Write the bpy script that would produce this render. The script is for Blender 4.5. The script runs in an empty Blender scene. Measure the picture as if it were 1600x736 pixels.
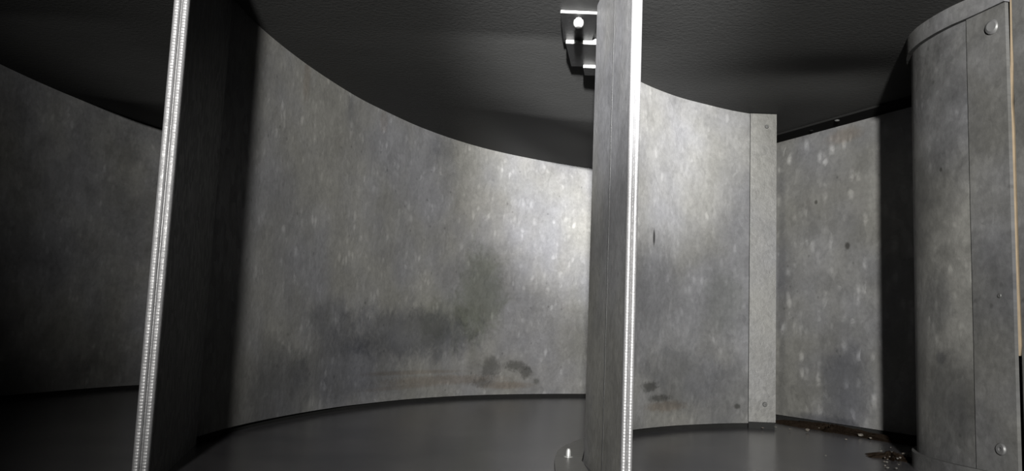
import bpy, bmesh, math, random
from mathutils import Vector, Matrix
random.seed(7)
R = math.radians
sc = bpy.context.scene
col = sc.collection

# ------------------------------------------------------------------ camera
F = 1300.0                       # focal length in pixels of the 1600 x 736 frame
PITCH, ROLL = 0.1152, 0.0403
EYE = Vector((0.0, 0.0, 0.0801))
TOP = 0.30                       # underside of the black ceiling plate above the floor
ct, st, cr, sr = math.cos(PITCH), math.sin(PITCH), math.cos(ROLL), math.sin(ROLL)
RIGHT = Vector((cr, -sr * st, sr * ct))
UP = Vector((-sr, -cr * st, cr * ct))
FWD = Vector((0, ct, st))
cam_d = bpy.data.cameras.new('camera')
cam_d.sensor_width = 36.0
cam_d.lens = F / 1600 * 36
cam_d.clip_start = 0.01
cam = bpy.data.objects.new('camera', cam_d)
col.objects.link(cam)
m = Matrix.Identity(4)
for i in range(3):
    m[i][0], m[i][1], m[i][2], m[i][3] = RIGHT[i], UP[i], -FWD[i], EYE[i]
cam.matrix_world = m
sc.camera = cam

# ------------------------------------------------------------------ world, torch, exposure
w = bpy.data.worlds.new('world'); sc.world = w; w.use_nodes = True
w.node_tree.nodes['Background'].inputs[0].default_value = (0.75, 0.8, 1.0, 1)
w.node_tree.nodes['Background'].inputs[1].default_value = 0.0025
def torch_beam(name, energy, half_angle, blend, target, colr):
    """one hand torch behind the camera: a wide spill and, from the same spot, its bright core"""
    l = bpy.data.lights.new(name, 'SPOT')
    l.energy = energy; l.color = colr; l.spot_size = R(half_angle * 2); l.spot_blend = blend; l.shadow_soft_size = 0.015
    o = bpy.data.objects.new(name, l); col.objects.link(o)
    o.location = (-0.044, -0.45, 0.245)
    o.rotation_euler = (Vector(target) - o.location).to_track_quat('-Z', 'Y').to_euler()
torch_beam('torch_spill', 1370.0, 33.5, 1.0, (0.165, 0.75, 0.385), (1.0, 0.992, 0.94))
torch_beam('torch_core', 3100.0, 7.4, 1.0, (0.078, 0.75, 0.273), (1.0, 1.0, 0.985))
sc.view_settings.view_transform = 'Standard'
sc.view_settings.look = 'None'
sc.view_settings.exposure = 0.0
sc.view_settings.gamma = 1.0
sc.view_settings.use_curve_mapping = False

# ------------------------------------------------------------------ helpers
def ray(px, py):
    return RIGHT * ((px - 800) / F) + UP * (-(py - 368) / F) + FWD

def on_z(px, py, z):
    d = ray(px, py)
    return EYE + d * ((z - EYE.z) / d.z)

def on_path(px, py, path):
    """the point of an upright sheet (plan polyline) behind a pixel: arc length, height, depth"""
    d = ray(px, py); u = 0; best = None
    for a, b in zip(path, path[1:]):
        ex, ey = b[0] - a[0], b[1] - a[1]
        L = math.hypot(ex, ey)
        det = d.x * (-ey) + d.y * ex
        if abs(det) > 1e-9:
            t = (a[0] * (-ey) + a[1] * ex) / det
            s = (d.x * a[1] - d.y * a[0]) / det
            if -0.001 <= s <= 1.001 and t > 0 and (best is None or t < best[2]):
                best = (u + s * L, EYE.z + d.z * t, t)
        u += L
    return best

def spline(pts, n=10):
    P = [Vector(p) for p in pts]
    P = [P[0] * 2 - P[1]] + P + [P[-1] * 2 - P[-2]]
    out = []
    for i in range(1, len(P) - 2):
        a, b, c, d = P[i - 1:i + 3]
        for k in range(n):
            t = k / n
            out.append(0.5 * ((2 * b) + (c - a) * t + (2 * a - 5 * b + 4 * c - d) * t * t + (3 * b - a - 3 * c + d) * t ** 3))
    out.append(P[-2])
    return [(p.x, p.y) for p in out]

def tag(o, label=None, cat=None, group=None, kind=None):
    if label: o['label'] = label
    if cat: o['category'] = cat
    if group: o['group'] = group
    if kind: o['kind'] = kind
    return o

def link(name, me, mat, parent=None, smooth=False):
    o = bpy.data.objects.new(name, me)
    col.objects.link(o)
    if mat: 
        me.materials.clear(); me.materials.append(mat)
    if smooth:
        for p in me.polygons: p.use_smooth = True
    if parent:
        o.parent = parent
        o.matrix_parent_inverse = Matrix.Translation(parent.location).inverted()
    return o

def empty(name, loc):
    o = bpy.data.objects.new(name, None)
    o.empty_display_size = 0.02
    o.location = loc
    col.objects.link(o)
    return o

def build(name, bm, mat, parent=None, smooth=False):
    bmesh.ops.recalc_face_normals(bm, faces=bm.faces)
    me = bpy.data.meshes.new(name)
    bm.to_mesh(me); bm.free()
    if smooth:
        me.set_sharp_from_angle(angle=R(40)) if hasattr(me, 'set_sharp_from_angle') else None
    o = link(name, me, mat, parent, False)
    if smooth:
        for p in me.polygons: p.use_smooth = True
        try: me.set_sharp_from_angle(angle=R(40))
        except Exception: pass
    return o

def normals(path):
    out = []
    for i in range(len(path)):
        a = path[max(i - 1, 0)]; b = path[min(i + 1, len(path) - 1)]
        t = Vector((b[0] - a[0], b[1] - a[1])).normalized()
        out.append(Vector((-t.y, t.x)))          # left of the walking direction
    return out

def sheet_bm(path, z0, z1, thick, rows=1, u0=0.0):
    """upright sheet: front skin on the path, back skin thick to the left of it; UV in metres (arc length, height)"""
    bm = bmesh.new(); uvl = bm.loops.layers.uv.new('UVMap')
    N = normals(path); us = [u0]
    for a, b in zip(path, path[1:]): us.append(us[-1] + math.hypot(b[0] - a[0], b[1] - a[1]))
    front, back = [], []
    for j in range(rows + 1):
        z = z0 + (z1 - z0) * j / rows
        front.append([bm.verts.new((p[0], p[1], z)) for p in path])
        back.append([bm.verts.new((p[0] + n.x * thick, p[1] + n.y * thick, z)) for p, n in zip(path, N)])
    uvof = {}
    for j in range(rows + 1):
        z = z0 + (z1 - z0) * j / rows
        for i in range(len(path)):
            uvof[front[j][i]] = uvof[back[j][i]] = (us[i], z)
    n = len(path)
    def f(*v):
        fc = bm.faces.new(v)
        for l in fc.loops: l[uvl].uv = uvof[l.vert]
    for j in range(rows):
        for i in range(n - 1):
            f(front[j][i], front[j][i + 1], front[j + 1][i + 1], front[j + 1][i])
            f(back[j][i + 1], back[j][i], back[j + 1][i], back[j + 1][i + 1])
        f(front[j][0], front[j + 1][0], back[j + 1][0], back[j][0])
        f(front[j][-1], back[j][-1], back[j + 1][-1], front[j + 1][-1])
    for i in range(n - 1):
        f(front[0][i + 1], front[0][i], back[0][i], back[0][i + 1])
        f(front[-1][i], front[-1][i + 1], back[-1][i + 1], back[-1][i])
    return bm

def prism_bm(pts, z0, z1, bev=0.0):
    bm = bmesh.new()
    lo = [bm.verts.new((x, y, z0)) for x, y in pts]
    hi = [bm.verts.new((x, y, z1)) for x, y in pts]
    bm.faces.new(lo[::-1]); bm.faces.new(hi)
    for i in range(len(pts)):
        j = (i + 1) % len(pts)
        bm.faces.new((lo[i], lo[j], hi[j], hi[i]))
    if bev:
        bmesh.ops.bevel(bm, geom=bm.edges[:], offset=bev, segments=2, affect='EDGES', profile=0.5)
    return bm

def lathe_bm(prof, segs=24, M=None):
    bm = bmesh.new(); rings = []
    for r, z in prof:
        if r < 1e-6: rings.append([bm.verts.new((0, 0, z))])
        else: rings.append([bm.verts.new((r * math.cos(2 * math.pi * k / segs), r * math.sin(2 * math.pi * k / segs), z)) for k in range(segs)])
    for A, B in zip(rings, rings[1:]):
        for k in range(segs):
            k2 = (k + 1) % segs
            if len(A) == 1 and len(B) > 1: bm.faces.new((A[0], B[k2], B[k]))
            elif len(B) == 1 and len(A) > 1: bm.faces.new((A[k], A[k2], B[0]))
            elif len(A) > 1: bm.faces.new((A[k], A[k2], B[k2], B[k]))
    if M: bmesh.ops.transform(bm, matrix=M, verts=bm.verts)
    return bm

# ------------------------------------------------------------------ materials
class NT:
    def __init__(s, name):
        s.m = bpy.data.materials.new(name); s.m.use_nodes = True
        s.t = s.m.node_tree; s.b = s.t.nodes['Principled BSDF']
    def n(s, typ, **kw):
        nd = s.t.nodes.new(typ)
        for k, v in kw.items(): setattr(nd, k, v)
        return nd
    def l(s, a, b): s.t.links.new(a, b)
    def val(s, sock, v):
        if isinstance(v, (int, float)): sock.default_value = v
        elif isinstance(v, (tuple, list)): sock.default_value = v
        else: s.l(v, sock)
    def math(s, op, a, b=0.0, c=None, clamp=False):
        nd = s.n('ShaderNodeMath', operation=op, use_clamp=clamp)
        s.val(nd.inputs[0], a); s.val(nd.inputs[1], b)
        if c is not None: s.val(nd.inputs[2], c)
        return nd.outputs[0]
    def ramp(s, fac, lo, hi, a=0.0, b=1.0):
        nd = s.n('ShaderNodeMapRange', interpolation_type='SMOOTHSTEP')
        s.val(nd.inputs['Value'], fac); nd.inputs['From Min'].default_value = lo; nd.inputs['From Max'].default_value = hi
        nd.inputs['To Min'].default_value = a; nd.inputs['To Max'].default_value = b
        return nd.outputs['Result']
    def mix(s, fac, a, b, mode='MIX'):
        nd = s.n('ShaderNodeMix', data_type='RGBA', blend_type=mode)
        s.val(nd.inputs['Factor'], fac); s.val(nd.inputs['A'], a); s.val(nd.inputs['B'], b)
        return nd.outputs['Result']
    def noise(s, vec, scale, detail=4, rough=0.6, dist=0.0):
        nd = s.n('ShaderNodeTexNoise'); s.l(vec, nd.inputs['Vector'])
        nd.inputs['Scale'].default_value = scale; nd.inputs['Detail'].default_value = detail
        nd.inputs['Roughness'].default_value = rough; nd.inputs['Distortion'].default_value = dist
        return nd.outputs['Fac']
    def vor(s, vec, scale, feature='F1'):
        nd = s.n('ShaderNodeTexVoronoi', feature=feature); s.l(vec, nd.inputs['Vector']); nd.inputs['Scale'].default_value = scale
        return nd
    def bump(s, h, strength, dist):
        nd = s.n('ShaderNodeBump'); nd.inputs['Strength'].default_value = strength; nd.inputs['Distance'].default_value = dist
        s.l(h, nd.inputs['Height']); s.l(nd.outputs['Normal'], s.b.inputs['Normal'])

ALB = 0.25                       # scales base colours down to keep bounced light out of the shadows
def g(v, r=1.0, b=1.0): return (v * r, v, v * b, 1)

def galvanised(name, base=0.42, tint=(1.0, 0.97), fleck=0.35, fscale=150, dirt=0.35, stains=(), metallic=0.2, rough=0.5, specks=0.3, offs=0.0, uv=True):
    """spangled zinc coating with worn dirt; stains = (u, v, half width, half height, strength, colour, raggedness) in metres on the sheet"""
    t = NT(name)
    tc = t.n('ShaderNodeTexCoord'); mp = t.n('ShaderNodeMapping'); mp.inputs['Location'].default_value = (offs, offs * .7, offs)
    t.l(tc.outputs['UV' if uv else 'Object'], mp.inputs['Vector']); P = mp.outputs[0]
    mp2 = t.n('ShaderNodeMapping'); mp2.inputs['Scale'].default_value = (1.25, 0.75, 1); t.l(P, mp2.inputs['Vector'])
    # spangle crystals: each cell its own tone
    wv = t.n('ShaderNodeTexNoise'); t.l(mp2.outputs[0], wv.inputs['Vector']); wv.inputs['Scale'].default_value = 90
    ad = t.n('ShaderNodeVectorMath', operation='MULTIPLY_ADD'); t.l(wv.outputs['Color'], ad.inputs[0]); ad.inputs[1].default_value = (.006,) * 3; t.l(mp2.outputs[0], ad.inputs[2])
    v1 = t.vor(ad.outputs[0], fscale); sep = t.n('ShaderNodeSeparateColor'); t.l(v1.outputs['Color'], sep.inputs[0])
    big = t.noise(P, 9, 5, .65); mid = t.noise(P, 38, 5, .65, .4); fine = t.noise(P, 260, 3, .6)
    crystal = t.math('MULTIPLY', t.ramp(sep.outputs[0], .55, 1.0), t.ramp(v1.outputs['Distance'], .65, .1))
    crystal = t.math('MULTIPLY', crystal, t.ramp(mid, .38, .62))
    tone = t.math('ADD', t.math('MULTIPLY', t.math('SUBTRACT', sep.outputs[1], .5), .14), 1.0)
    tone = t.math('ADD', tone, t.math('MULTIPLY', t.math('SUBTRACT', fine, .5), .5))
    tone = t.math('ADD', tone, t.math('MULTIPLY', crystal, fleck))
    tone = t.math('MULTIPLY', tone, t.ramp(big, .28, .72, 1 - dirt, 1 + dirt * .3))
    tone = t.math('MULTIPLY', tone, t.ramp(mid, .3, .65, 1 - dirt * .6, 1.0))
    dk = t.vor(P, 75); sp2 = t.n('ShaderNodeSeparateColor'); t.l(dk.outputs['Color'], sp2.inputs[0])
    speck = t.math('MULTIPLY', t.ramp(dk.outputs['Distance'], .16, .04), t.ramp(sp2.outputs[2], .9, .94))
    tone = t.math('MULTIPLY', tone, t.math('SUBTRACT', 1.0, t.math('MULTIPLY', speck, specks)))
    c1 = t.mix(t.ramp(t.noise(P, 6, 3), .35, .65), g(base * ALB, 1.02, .95), g(base * ALB * .97, 1.0, 1.07))
    cv = t.n('ShaderNodeVectorMath', operation='SCALE'); t.l(c1, cv.inputs[0]); t.l(tone, cv.inputs['Scale'])
    c = cv.outputs[0]
    sx = t.n('ShaderNodeSeparateXYZ'); t.l(tc.outputs['UV' if uv else 'Object'], sx.inputs[0])
    cover = None
    for (u, v, su, sv, k, colr, rag) in stains:
        a = t.math('DIVIDE', t.math('SUBTRACT', sx.outputs[0], u), su); b_ = t.math('DIVIDE', t.math('SUBTRACT', sx.outputs[1], v), sv)
        d = t.math('SQRT', t.math('ADD', t.math('MULTIPLY', a, a), t.math('MULTIPLY', b_, b_)))
        ns = t.noise(P, min(400, 1.5 / min(su, sv)), 6, .75, .8)
        d = t.math('ADD', d, t.math('MULTIPLY', t.math('SUBTRACT', ns, .5), rag * 3))
        mk = t.math('MULTIPLY', t.ramp(d, 1.15, .45), k)
        c = t.mix(mk, c, t.mix(1.0, c, colr, 'MULTIPLY'))
        cover = mk if cover is None else t.math('MAXIMUM', cover, mk)
    t.l(c, t.b.inputs['Base Color'])
    t.b.inputs['Metallic'].default_value = metallic
    rg = t.math('ADD', rough - .06, t.math('MULTIPLY', sep.outputs[2], .12))
    if cover is not None: rg = t.math('ADD', rg, t.math('MULTIPLY', cover, .2))
    t.l(rg, t.b.inputs['Roughness']); t.b.inputs['Specular IOR Level'].default_value = .06
    t.bump(t.math('ADD', t.math('MULTIPLY', sep.outputs[0], .3), fine), .25, .0006)
    return t.m

def plain(name, colr, rough=0.6, metallic=0.0, var=0.25, scale=120, bump=0.2, spec=0.5):
    t = NT(name); tc = t.n('ShaderNodeTexCoord'); P = tc.outputs['Object']
    a = t.noise(P, scale, 4, .6); b_ = t.noise(P, scale / 8, 3, .6)
    f = t.math('ADD', t.math('MULTIPLY', t.math('SUBTRACT', a, .5), var * 2), t.math('ADD', 1.0, t.math('MULTIPLY', t.math('SUBTRACT', b_, .5), var * 2)))
    cv = t.n('ShaderNodeVectorMath', operation='SCALE'); cv.inputs[0].default_value = [c_ * ALB for c_ in colr[:3]]; t.l(f, cv.inputs['Scale'])
    t.l(cv.outputs[0], t.b.inputs['Base Color'])
    t.b.inputs['Roughness'].default_value = rough; t.b.inputs['Metallic'].default_value = metallic
    t.b.inputs['Specular IOR Level'].default_value = spec * .2
    t.bump(a, bump, .0008)
    return t.m

# plan lines of the sheets (metres, camera foot at the origin, looking along +y)
W0 = spline([(-.44, .46), (-.458, .56), (-.464, .65), (-.456, .745), (-.443, .82), (-.428, .89), (-.409, .945), (-.36, 1.035), (-.28, 1.11)])
W1 = spline([(-.199, .545), (-.1945, .612), (-.181, .69), (-.160, .77), (-.140, .824), (-.1, .907), (-.046, .982), (.02, 1.040), (.1, 1.088), (.2, 1.125)])
W2 = spline([(.0605, .545), (.0675, .605), (.0855, .660), (.107, .696), (.145, .737), (.18, .7635), (.206, .780), (.2285, .790)])
W3 = [(.225, 1.035), (.287, .897), (.343, .772), (.46, .51)]
DR = spline([(.360, .655), (.325, .635), (.297, .605), (.2815, .578), (.2765, .556), (.2768, .535), (.2795, .517), (.2836, .5030)])
ST1 = [(.2265, .7865), (.2515, .786)]
ST2 = [(.2816, .5060), (.2885, .4764)]
GAP = 0.0045                    # shadow gap under the sheets, darkened by an added recessed black strip

def stain(path, px, py, wpx, hpx, k, colr, rag=0.35):
    u, v, t = on_path(px, py, path)
    return (u, v, wpx / F * t, hpx / F * t, k, colr, rag)
DARK = (.43, .44, .48, 1); BROWN = (.68, .58, .5, 1); BLACK = (.22, .22, .2, 1); GREEN = (.55, .58, .5, 1)

M_W0 = galvanised('galvanised_left', .09, offs=3.1, dirt=.35)
M_W1 = galvanised('galvanised_back', .085, offs=0.0, dirt=.2, fleck=.55, fscale=130, rough=.5, metallic=.2, stains=[
    stain(W1, 640, 520, 190, 50, .85, DARK, .6), stain(W1, 750, 460, 60, 80, .8, GREEN, .6), stain(W1, 700, 500, 90, 50, .5, GREEN, .6), stain(W1, 520, 500, 90, 40, .6, DARK, .5),
    stain(W1, 540, 575, 210, 60, .7, DARK, .35), stain(W1, 430, 630, 130, 110, .75, DARK, .3), stain(W1, 690, 594, 170, 9, .6, BROWN, .5), stain(W1, 640, 582, 150, 4, .5, BROWN, .5), stain(W1, 620, 606, 110, 4, .4, BROWN, .5), stain(W1, 790, 602, 60, 7, .7, BROWN, .4),  # broad DARK patches low at left: dirt, deepened to paint the beam's falloff
    stain(W1, 765, 575, 24, 20, .6, BLACK, .75), stain(W1, 806, 572, 26, 9, .7, BLACK, .7), stain(W1, 822, 582, 14, 11, .7, BLACK, .7), stain(W1, 752, 598, 22, 9, .5, BLACK, .8), stain(W1, 838, 596, 7, 6, .6, BLACK, .5),
    stain(W1, 480, 120, 14, 45, .45, BROWN, .4), stain(W1, 548, 165, 10, 30, .35, DARK, .4), stain(W1, 600, 190, 14, 22, .35, BROWN, .4), stain(W1, 690, 232, 40, 18, .3, DARK, .4)])
M_W2 = galvanised('galvanised_mid', .07, offs=1.3, dirt=.25, fleck=.38, fscale=150, rough=.5, metallic=.2, stains=[
    stain(W2, 1022, 371, 3.5, 15, 1.0, (.12, .12, .12, 1), .03), stain(W2, 1015, 604, 26, 9, .75, BLACK, .8), stain(W2, 1030, 622, 34, 6, .7, BLACK, .8), stain(W2, 1040, 635, 60, 10, .7, BROWN, .5),
    stain(W2, 1060, 590, 100, 60, .7, DARK, .4), stain(W2, 1140, 620, 60, 70, .5, DARK, .4), stain(W2, 1130, 470, 50, 60, .35, GREEN, .5), stain(W2, 1152, 635, 7, 5, .8, BLACK, .2)])
M_W3 = galvanised('galvanised_flat', .075, offs=2.2, dirt=.3, fleck=1.1, fscale=95, rough=.5, stains=[
    stain(W3, 1324, 384, 6, 7, .9, BLACK, .1), stain(W3, 1275, 316, 4, 4, .8, BLACK, .1), stain(W3, 1318, 212, 45, 14, .6, BROWN, .4), stain(W3, 1320, 610, 60, 80, .8, DARK, .4),
    stain(W3, 1290, 660, 90, 14, .8, DARK, .4), stain(W3, 1222, 430, 10, 260, .35, DARK, .3)])  # last entry: narrow darker band down the sheet's left edge
M_DR = galvanised('galvanised_round', .050, offs=4.4, dirt=.5, fleck=.5, fscale=170, rough=.5, stains=[
    stain(DR, 1470, 560, 16, 12, .7, DARK, .5), stain(DR, 1465, 470, 40, 60, .5, DARK, .5), stain(DR, 1470, 265, 4, 4, .8, BLACK, .2), stain(DR, 1480, 640, 60, 90, .5, DARK, .4)])
M_ST = galvanised('galvanised_strip', .043, offs=5.0, dirt=.15, fleck=.12, fscale=200, rough=.45)
M_ST2 = galvanised('galvanised_strip_worn', .042, offs=6.0, dirt=.4, fleck=.25, fscale=200, rough=.5)
M_FIN = galvanised('galvanised_plate', .075, offs=7.0, dirt=.3, fleck=.15, fscale=220, rough=.5)
M_EDGE = plain('bright_zinc_edge', (.070, .069, .072), .45, .35, .18, 500, .3)
M_BLACK = plain('flat_black', (.004, .004, .004), .8, spec=.1)  # dead black, also stands in for shade in the gaps under the sheets
M_BRK = plain('dark_bracket_steel', (.02, .02, .021), .5, .3, .2, 300)
M_BRK_LIT = plain('lit_bracket_steel', (.12, .12, .12), .4, .5, .15, 400)  # brighter copy of the bracket steel, paints torchlight on its front edges
M_SCREW = plain('zinc_screw', (.16, .16, .16), .35, .5, .1, 500)
M_SCREW_D = plain('tarnished_screw', (.02, .02, .02), .6, .4, .3, 500)
M_RIVET = plain('painted_rivet', (.03, .03, .03), .6, .0, .2, 500)
M_TAN = plain('tan_lath', (.040, .028, .015), .8, 0, .35, 160)
M_GRIT = [plain('grit_grey', (.015, .014, .012), .8, 0, .3, 300), plain('grit_brown', (.015, .012, .009), .85, 0, .3, 300), plain('grit_pale', (.026, .022, .018), .75, 0, .3, 300)]
M_SOIL = plain('dark_soil', (.0042, .003, .0022), 1.0, 0, .5, 400, .8, spec=0)

def floor_mat():
    t = NT('dark_wet_floor'); tc = t.n('ShaderNodeTexCoord'); P = tc.outputs['Object']
    a = t.noise(P, 14, 5, .6); b_ = t.noise(P, 90, 4, .6); c_ = t.noise(P, 500, 2, .5)
    k = t.ramp(a, .35, .68)
    c = t.mix(k, (.0024, .0023, .0028, 1), (.0052, .0049, .0052, 1))
    t.l(t.mix(t.ramp(b_, .35, .7, 0, .5), c, (.0022, .0021, .0025, 1)), t.b.inputs['Base Color'])
    t.l(t.math('ADD', .17, t.math('MULTIPLY', b_, .12)), t.b.inputs['Roughness'])
    t.b.inputs['Specular IOR Level'].default_value = .6
    t.bump(t.math('ADD', b_, t.math('MULTIPLY', c_, .2)), .12, .0008)
    return t.m
def ceil_mat():
    t = NT('black_ceiling_paint'); tc = t.n('ShaderNodeTexCoord'); P = tc.outputs['Object']
    b_ = t.noise(P, 25, 4, .6); c_ = t.noise(P, 330, 3, .6)
    t.l(t.mix(b_, (.0051, .0051, .0051, 1), (.0080, .0080, .0080, 1)), t.b.inputs['Base Color'])
    t.b.inputs['Roughness'].default_value = .6; t.b.inputs['Specular IOR Level'].default_value = .08
    t.bump(c_, .16, .0009)
    return t.m
M_FLOOR, M_CEIL = floor_mat(), ceil_mat()

# ------------------------------------------------------------------ structure
def grid_slab(name, x0, x1, y0, y1, zf, thick, nx, ny, mat):
    """a slab whose visible face follows zf(x, y); thick > 0 puts the other face above it"""
    bm = bmesh.new(); A = []; B = []
    for j in range(ny + 1):
        y = y0 + (y1 - y0) * j / ny
        A.append([bm.verts.new((x0 + (x1 - x0) * i / nx, y, zf(x0 + (x1 - x0) * i / nx, y))) for i in range(nx + 1)])
        B.append([bm.verts.new((x0 + (x1 - x0) * i / nx, y, zf(0, -9) + thick)) for i in range(nx + 1)])
    for G in (A, B):
        for j in range(ny):
            for i in range(nx):
                bm.faces.new((G[j][i], G[j][i + 1], G[j + 1][i + 1], G[j + 1][i]))
    for j in range(ny):
        bm.faces.new((A[j][0], A[j + 1][0], B[j + 1][0], B[j][0])); bm.faces.new((A[j][nx], A[j + 1][nx], B[j + 1][nx], B[j][nx]))
    for i in range(nx):
        bm.faces.new((A[0][i], A[0][i + 1], B[0][i + 1], B[0][i])); bm.faces.new((A[ny][i], A[ny][i + 1], B[ny][i + 1], B[ny][i]))
    o = build(name, bm, mat)
    for p in o.data.polygons: p.use_smooth = True
    try: o.data.set_sharp_from_angle(angle=R(40))
    except Exception: pass
    return o

floor = grid_slab('floor', -.62, .62, .10, 1.2, lambda x, y: 0.0, -.02, 4, 4, M_FLOOR)
tag(floor, 'dark smooth floor plate with a dull wet sheen', 'floor', kind='structure')

def ceil_z(x, y):
    if y < -1: return TOP
    z = TOP
    def gs(cx, cy, sx, sy, ang=0):
        dx, dy = x - cx, y - cy
        a, b = dx * math.cos(ang) + dy * math.sin(ang), -dx * math.sin(ang) + dy * math.cos(ang)
        return math.exp(-(a / sx) ** 2 - (b / sy) ** 2)
    d = min(math.hypot(x - p[0], y - p[1]) for p in W1[::2])
    z -= .0105 * math.exp(-((d - .20) / .085) ** 2) * max(0, min(1, (y - .6) / .2)) * max(0, min(1, (.2 - x) / .1))     # low ridge shaped to throw shade on the plate beside the large curved sheet
    z += .0030 * gs(.25, .67, .07, .045, -.2)          # and a shallow dent shaped to darken the plate before the rail
    z -= .0012 * gs(.10, .56, .16, .14)
    return z
ceiling = grid_slab('ceiling', -.62, .62, .10, 1.2, ceil_z, .02, 124, 110, M_CEIL)
tag(ceiling, 'black painted ceiling plate, slightly dented, above the curved metal sheets', 'ceiling', kind='structure')

def wall(name, path, mat, label, thick=.0025, z1=TOP + .007, rows=4, gap=GAP, struct=True, smooth=True):
    o = build(name, sheet_bm(path, gap, z1, thick, rows), mat, None, smooth)
    tag(o, label, 'wall', kind='structure')
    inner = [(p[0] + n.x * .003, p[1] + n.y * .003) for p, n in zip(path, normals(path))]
    build('gap_shade_strip', sheet_bm(inner, -.001, gap + .0015, .003), M_BLACK, o, True)['label'] = 'black strip added for the dark gap under the sheet'
    return o
wall('wall_left', W0, M_W0, 'dim curved galvanised sheet beyond the plate with the twin ribbed edge')
wall('wall_back', W1, M_W1, 'large curved galvanised sheet with dark stains and a brown tide mark near the floor')
wall('wall_right', W3, M_W3, 'flat flecked galvanised sheet between the smooth strip and the rounded casing', smooth=False)

# black angle rail under the ceiling along the flat sheet
def off(path, d): return [(p[0] + n.x * d, p[1] + n.y * d) for p, n in zip(path, normals(path))]
railp = [W3[1], W3[2]]
dirv = (Vector(W3[2]) - Vector(W3[1])).normalized(); nin = Vector((dirv.y, -dirv.x))   # towards the camera side
a = Vector(W3[1]) - dirv * .17; b = Vector(W3[2]) + dirv * .25
rail = build('trim_1', prism_bm([tuple(a), tuple(b), tuple(b + nin * .024), tuple(a + nin * .024)], TOP - .002, TOP + .002, .0004), M_BLACK, None)
tag(rail, 'black angle rail under the ceiling along the flat flecked sheet', 'rail', kind='structure')
rv = on_z(1308, 188, TOP - .002)
build('rivet', lathe_bm([(0, -.0012), (.0016, -.001), (.0024, -.0003), (.0026, .001), (0, .001)], 16, Matrix.Translation((rv.x, rv.y, TOP - .002))), M_RIVET, rail, True)
rv = on_z(1268, 204, TOP - .002)
build('rivet', lathe_bm([(0, -.0008), (.0014, -.0006), (.002, -.0002), (.0022, .001), (0, .001)], 16, Matrix.Translation((rv.x, rv.y, TOP - .002))), M_BLACK, rail, True)

# ------------------------------------------------------------------ divider plates with ribbed double edges
def rib_bead_bm(cx, cy, ax, r, z0, z1, pitch, seed):
    """half-round bead with fine uneven cross ribs; ax = outward plan direction"""
    rnd = random.Random(seed)
    bm = bmesh.new(); rings = []
    tx = Vector((-ax.y, ax.x)); n = int((z1 - z0) / pitch)
    for k in range(n * 2 + 1):
        z = z0 + (z1 - z0) * k / (n * 2)
        rr = r * ((1.0 - .02 * rnd.random()) if k % 2 else .955 - .05 * rnd.random())
        ring = []
        for q in range(9):
            t = math.pi * q / 8
            p = Vector((cx, cy)) + tx * (r * .98 * math.cos(t)) + ax * (rr * 1.0 * math.sin(t))
            ring.append(bm.verts.new((p.x, p.y, z)))
        rings.append(ring)
    for A, B in zip(rings, rings[1:]):
        for q in range(8): bm.faces.new((A[q], A[q + 1], B[q + 1], B[q]))
        bm.faces.new((A[8], A[0], B[0], B[8]))
    bm.faces.new(rings[0][::-1]); bm.faces.new(rings[-1])
    return bm

def divider(front, back, width, label, fold=None, foldlabel=None):
    f, bk = Vector(front), Vector(back)
    d = (bk - f).normalized(); nl = Vector((-d.y, d.x))          # nl = left side
    root = empty('divider_plate', (f.x, f.y, 0))
    tag(root, label, 'divider', 'divider plates with ribbed edges')
    hw = width / 2
    hem = .016
    build('plate', sheet_bm([tuple(f + d * .003 + nl * hw * .9), tuple(bk + nl * hw * .9)], 0, TOP + .003, -hw * 1.8, 6), M_FIN, root)
    e = build('edge_trim', prism_bm([tuple(f + nl * hw + d * .001), tuple(f - nl * hw + d * .001), tuple(f - nl * hw + d * .004), tuple(f + nl * hw + d * .004)], 0, TOP + .003, .0004), M_EDGE, root)
    e['label'] = 'pale zinc edge trim with two ribbed beads'
    for s, sd in ((1, 3), (-1, 11)):
        c = f + nl * (s * hw * .5) + d * .0012
        build('ribbed_bead', rib_bead_bm(c.x, c.y, -d, hw * .5, 0, TOP + .003, .0015, sd), M_EDGE, e)
    if fold:
        p = f + d * fold + nl * hw * .9
        build('fold_line', prism_bm([tuple(p - nl * .0006), tuple(p + d * .0022 - nl * .0006), tuple(p + d * .0022 + nl * .00005), tuple(p + nl * .00005)], 0, TOP + .002), M_BRK, root)  # dark strip painting the shade of the fold
    return root
def azim(px, py):
    d = ray(px, py); return d.x / d.y
# left plate: edge seen between px 239 and 263 on row 368, at .394 m; right plate: 979.5 to 996.5 at .45 m
y1 = .394; xl, xr = azim(239, 368) * y1, azim(263, 368) * y1
divider(((xl + xr) / 2, y1), (-.2015, .549), abs(xr - xl) * 1.02, 'galvanised divider plate in front of the dim curved sheet, its broad side in shadow')
y2 = .42; xl2, xr2 = azim(979.5, 368) * y2, azim(996.5, 368) * y2
divider(((xl2 + xr2) / 2, y2), (.0533, .5350), abs(xr2 - xl2) * 1.02, 'galvanised divider plate with a lit broad side, beside the ceiling bracket and floor tab', fold=.052)

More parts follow.
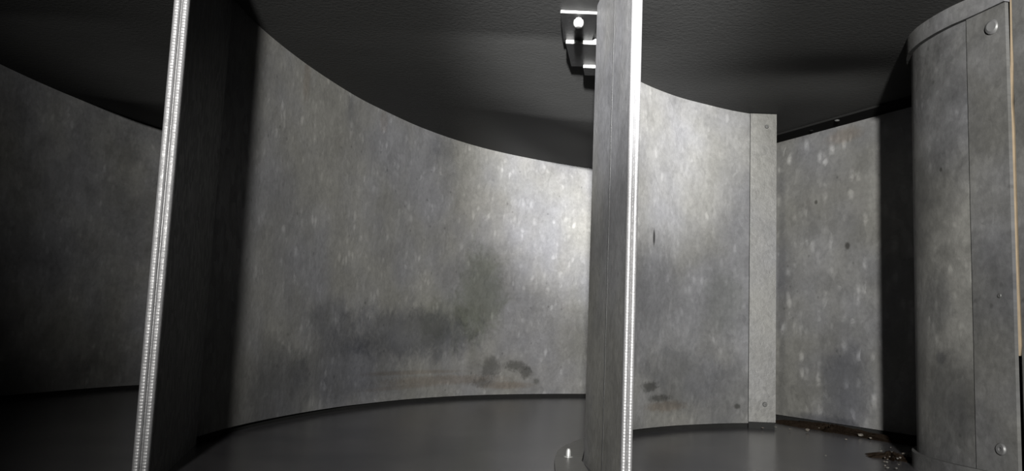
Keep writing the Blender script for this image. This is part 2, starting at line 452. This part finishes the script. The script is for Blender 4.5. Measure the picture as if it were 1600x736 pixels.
# ------------------------------------------------------------------ curved panel with its end strip
cp = empty('curved_panel', (.15, .74, 0))
tag(cp, 'short curved galvanised panel with a small dark slot and a smooth screwed end strip', 'panel')
s = build('sheet', sheet_bm(W2, GAP, TOP + .003, .0025, 4), M_W2, cp, True)
build('gap_shade_strip', sheet_bm(off(W2, .003), -.001, GAP + .0015, .003), M_BLACK, s, True)  # added black strip that keeps the gap dark
es = build('end_strip', sheet_bm(ST1, .0062, TOP - .0005, .004, 2), M_ST, cp)
build('end_strip_foot', prism_bm([(.227, .788), (.2512, .7875), (.2512, .7905), (.227, .791)], -.001, .008), M_BLACK, es)
def screw(px, py, path, r, h, mat, parent, name='screw', segs=20, slot=True):
    u, z, t = on_path(px, py, path)
    p = EYE + ray(px, py) * t
    d = Vector((path[1][0] - path[0][0], path[1][1] - path[0][1])).normalized()
    nrm = Vector((d.y, -d.x, 0))
    M = Matrix.Translation(p) @ nrm.to_track_quat('Z', 'Y').to_matrix().to_4x4()
    bm = lathe_bm([(0, -.002), (r, -.002), (r, h * .4), (r * .8, h), (r * .35, h), (r * .3, h * .5), (0, h * .5)], segs, M)
    return build(name, bm, mat, parent, True)
screw(1198, 198, ST1, .0019, .0008, M_SCREW_D, es)
screw(1195, 632, ST1, .0022, .0009, M_SCREW_D, es)

# ------------------------------------------------------------------ rounded casing with rims, worn strip and screws
rc = empty('round_casing', (.29, .53, 0))
tag(rc, 'rounded galvanised casing with a raised top rim and a worn screwed strip', 'casing')
build('sheet', sheet_bm(DR, .0, TOP + .002, .0025, 4), M_DR, rc, True)
def rim(path, z0, z1, o_, name, lip):
    pp = off(path, -o_)
    bm = sheet_bm(pp, z0, z1, o_ + .001, 1)
    ob = build(name, bm, M_DR, rc, True)
    return ob
ext = DR + [(.2868, .490), (.2900, .4755)]
rim(ext, TOP - .0125, TOP + .002, .0030, 'top_rim', 0)
rim(ext, -.0, .0105, .0032, 'bottom_rim', 0)
st2 = build('worn_strip', sheet_bm(ST2, .0100, TOP - .0115, .0025, 3), M_ST2, rc)
build('screw_washer', lathe_bm([(0, -.002), (.0042, -.002), (.0046, .0005), (.003, .0016), (0, .0013)], 18,
      Matrix.Translation(EYE + ray(1551, 42) * on_path(1551, 42, ST2)[2]) @ Vector((-.884, -.467, 0)).to_track_quat('Z', 'Y').to_matrix().to_4x4()), M_ST2, st2, True)
screw(1562, 462, ST2, .0014, .0006, M_SCREW_D, st2)
screw(1565, 702, ST2, .0036, .0014, M_ST2, st2, segs=22)

# tan lath in the slit beside the worn strip, and the sheet beyond
pts = [(1579, -8, 2.5), (1580, 55, 3), (1581, 100, 4.5), (1579, 160, 5), (1582, 200, 5.5), (1584, 300, 6.0), (1587, 400, 5.5), (1591, 480, 5), (1593, 540, 6), (1593, 556, 3)]
bm = bmesh.new(); rings = []
for px, py, hw in pts:
    rg = []
    for (dx, dy) in ((-1, .0015), (-.5, -.0008), (.5, -.0010), (1, .001), (0, .004)):
        r_ = ray(px + dx * hw, py); t_ = (.4805 + dy) / r_.y
        rg.append(bm.verts.new(EYE + r_ * t_))
    rings.append(rg)
for A, B in zip(rings, rings[1:]):
    for q in range(5): bm.faces.new((A[q], A[(q + 1) % 5], B[(q + 1) % 5], B[q]))
bm.faces.new(rings[0]); bm.faces.new(rings[-1][::-1])
lath = build('tan_lath', bm, M_TAN, None, True)
tag(lath, 'thin frayed tan lath wedged in the slit beside the worn strip', 'lath')
SP = [(.2952, .4808), (.300, .460), (.32, .39)]
sp_ = build('side_sheet', sheet_bm(SP, 0, TOP + .002, .003, 1), M_ST2, None)
tag(sp_, 'plain grey metal sheet beyond the slit with the tan lath', 'sheet')
bk = build('slit_backing', sheet_bm([(.2880, .4935), (.2990, .4885)], 0, TOP + .002, .003, 1), M_BLACK, rc)

# ------------------------------------------------------------------ ceiling bracket beside the lit divider plate
br = empty('ceiling_bracket', (.045, .58, TOP))
tag(br, 'small dark stepped bracket with a bright screw on the black ceiling', 'bracket')
def c_at(px, py, z=TOP): p = on_z(px, py, z); return (p.x, p.y)
finx = .0605
def step(name, x0, x1, yf, yb, z0, z1, taper=0.0):
    o = build(name, prism_bm([(x0, yf), (x1, yf), (x1, yb), (x0 + taper, yb)], z0, z1), M_BRK, br)
    l = build('lit_edge', prism_bm([(x0 + .0003, yf - .0006), (x1, yf - .0006), (x1, yf + .0004), (x0 + .0003, yf + .0004)], z0 + .0001, z1 - .0004), M_BRK_LIT, o)
    l['label'] = 'front edge of the bracket, coloured brighter as if lit'
    return o
step('mounting_flange', c_at(876, 14)[0], .0535, .546, .603, TOP - .0028, TOP + .002, .006)
step('bracket_step', c_at(885, 54)[0], .0615, .598, .650, TOP - .0055, TOP + .002, .008)
step('bracket_step', .0515, .0665, .646, .665, TOP - .0078, TOP + .002, .003)
sx, sy = c_at(904, 36, TOP - .006)
build('screw', lathe_bm([(0, -.0085), (.0022, -.0082), (.0034, -.0068), (.0037, -.0050), (.0034, -.0032), (.0022, -.0022), (.0022, .001), (0, .001)], 16, Matrix.Translation((sx, sy, TOP - .001))), M_SCREW, br, True)

# floor tab beside the same plate
ft = empty('floor_tab', (.045, .56, 0))
tag(ft, 'rounded metal tab with a small bright bolt on the dark floor', 'tab')
tp = [c_at(x, y, .0015) for x, y in ((900, 790), (876, 765), (868, 740), (866, 720), (871, 706), (882, 698), (896, 692), (908, 687), (918, 683), (919, 690))]
tp += [(.0545, .575), (.0490, .530), (.0500, .45)]
M_TAB = plain('tab_steel', (.05, .049, .047), .4, .2, .2, 200, .2)
build('tab_plate', prism_bm(tp, -.0005, .0024, .0003), M_TAB, ft)
bx, by = c_at(888, 715, .002)
build('bolt', lathe_bm([(0, .0078), (.0010, .0076), (.0016, .0062), (.0017, .003), (.0030, .0028), (.0030, .001), (0, .001)], 12, Matrix.Translation((bx, by, 0))), M_SCREW, ft, True)
hx, hy = c_at(902, 692, .0016)
build('hole', lathe_bm([(0, .0018), (.0011, .0018), (.0011, .001), (0, .001)], 12, Matrix.Translation((hx, hy, 0))), M_BLACK, ft)

# ------------------------------------------------------------------ soil and grit at the foot of the flat sheet
def lump_bm(cx, cy, rx, ry, h, ang, seed, n=16, rings=4):
    rnd = random.Random(seed); bm = bmesh.new()
    top = bm.verts.new((cx, cy, h)); prev = None
    ph = [rnd.uniform(.55, 1.3) for _ in range(n)]
    for k in range(1, rings + 1):
        t = k / rings; ring = []
        for q in range(n):
            a_ = 2 * math.pi * q / n
            x, y = rx * t * ph[q] * math.cos(a_), ry * t * ph[q] * math.sin(a_)
            z = h * (1 - t ** 1.3) * rnd.uniform(.45, 1.35) if k < rings else -.0006
            ring.append(bm.verts.new((cx + x * math.cos(ang) - y * math.sin(ang), cy + x * math.sin(ang) + y * math.cos(ang), z)))
        for q in range(n):
            q2 = (q + 1) % n
            if prev is None: bm.faces.new((top, ring[q], ring[q2]))
            else: bm.faces.new((prev[q], ring[q], ring[q2], prev[q2]))
        prev = ring
    bm.faces.new(prev[::-1])
    return bm
ang3 = math.atan2(dirv.y, dirv.x)
p1 = on_z(1290, 674, 0)
q = Vector((p1.x, p1.y))
so = build('soil_drift', lump_bm(q.x + .006, q.y + .003, .105, .012, .0055, ang3, 4, 90, 8), M_SOIL, None, True)
tag(so, 'dark drift of loose soil along the foot of the flat flecked sheet', 'soil', kind='stuff')
p2 = on_z(1393, 716, 0)
so2 = build('soil_heap', lump_bm(p2.x, p2.y, .022, .014, .004, ang3, 9, 50, 7), M_SOIL, None, True)
tag(so2, 'small dark heap of gritty soil at the foot of the rounded casing', 'soil', kind='stuff')

def pebble_mesh(seed):
    rnd = random.Random(seed); bm = bmesh.new()
    bmesh.ops.create_icosphere(bm, subdivisions=1, radius=1)
    for v in bm.verts: v.co *= rnd.uniform(.75, 1.2)
    for v in bm.verts: v.co.z *= .65
    me = bpy.data.meshes.new('pebble'); bm.to_mesh(me); bm.free(); return me
PM = []
for k in range(6):
    me = pebble_mesh(k); me.materials.append(M_GRIT[k % 3]); PM.append(me)
def pebble(px, py, size_px, k, label, group, lift):
    p = on_z(px, py, 0)
    o = bpy.data.objects.new('grit_crumb', PM[k % 6]); col.objects.link(o)
    r_ = size_px / 2 / F * p.y
    o.scale = (r_, r_ * .8, r_ * .9); o.rotation_euler = (0, 0, random.uniform(0, 6))
    o.location = (p.x, p.y, r_ * .4 + lift)
    tag(o, label, 'grit', group)
for k, (px, py, s_) in enumerate([(1262, 676, 9), (1234, 674, 5), (1320, 677, 5), (1345, 684, 9), (1300, 673, 6), (1322, 690, 4), (1290, 716, 4), (1192, 672, 4), (1360, 688, 5), (1212, 671, 5), (1280, 672, 4)]):
    pebble(px, py, s_, k + (2 if s_ > 8 else 0), 'crumb of grit in the soil along the foot of the flat flecked sheet', 'grit along the flat sheet', .0015)
rnd = random.Random(5)
for k in range(26):
    a_, b_ = rnd.gauss(0, 1), rnd.gauss(0, 1)
    pebble(1392 + a_ * 13, 718 + b_ * 8, rnd.uniform(2.5, 6), k, 'crumb of grit in the heap at the foot of the rounded casing', 'grit at the rounded casing', .0015)
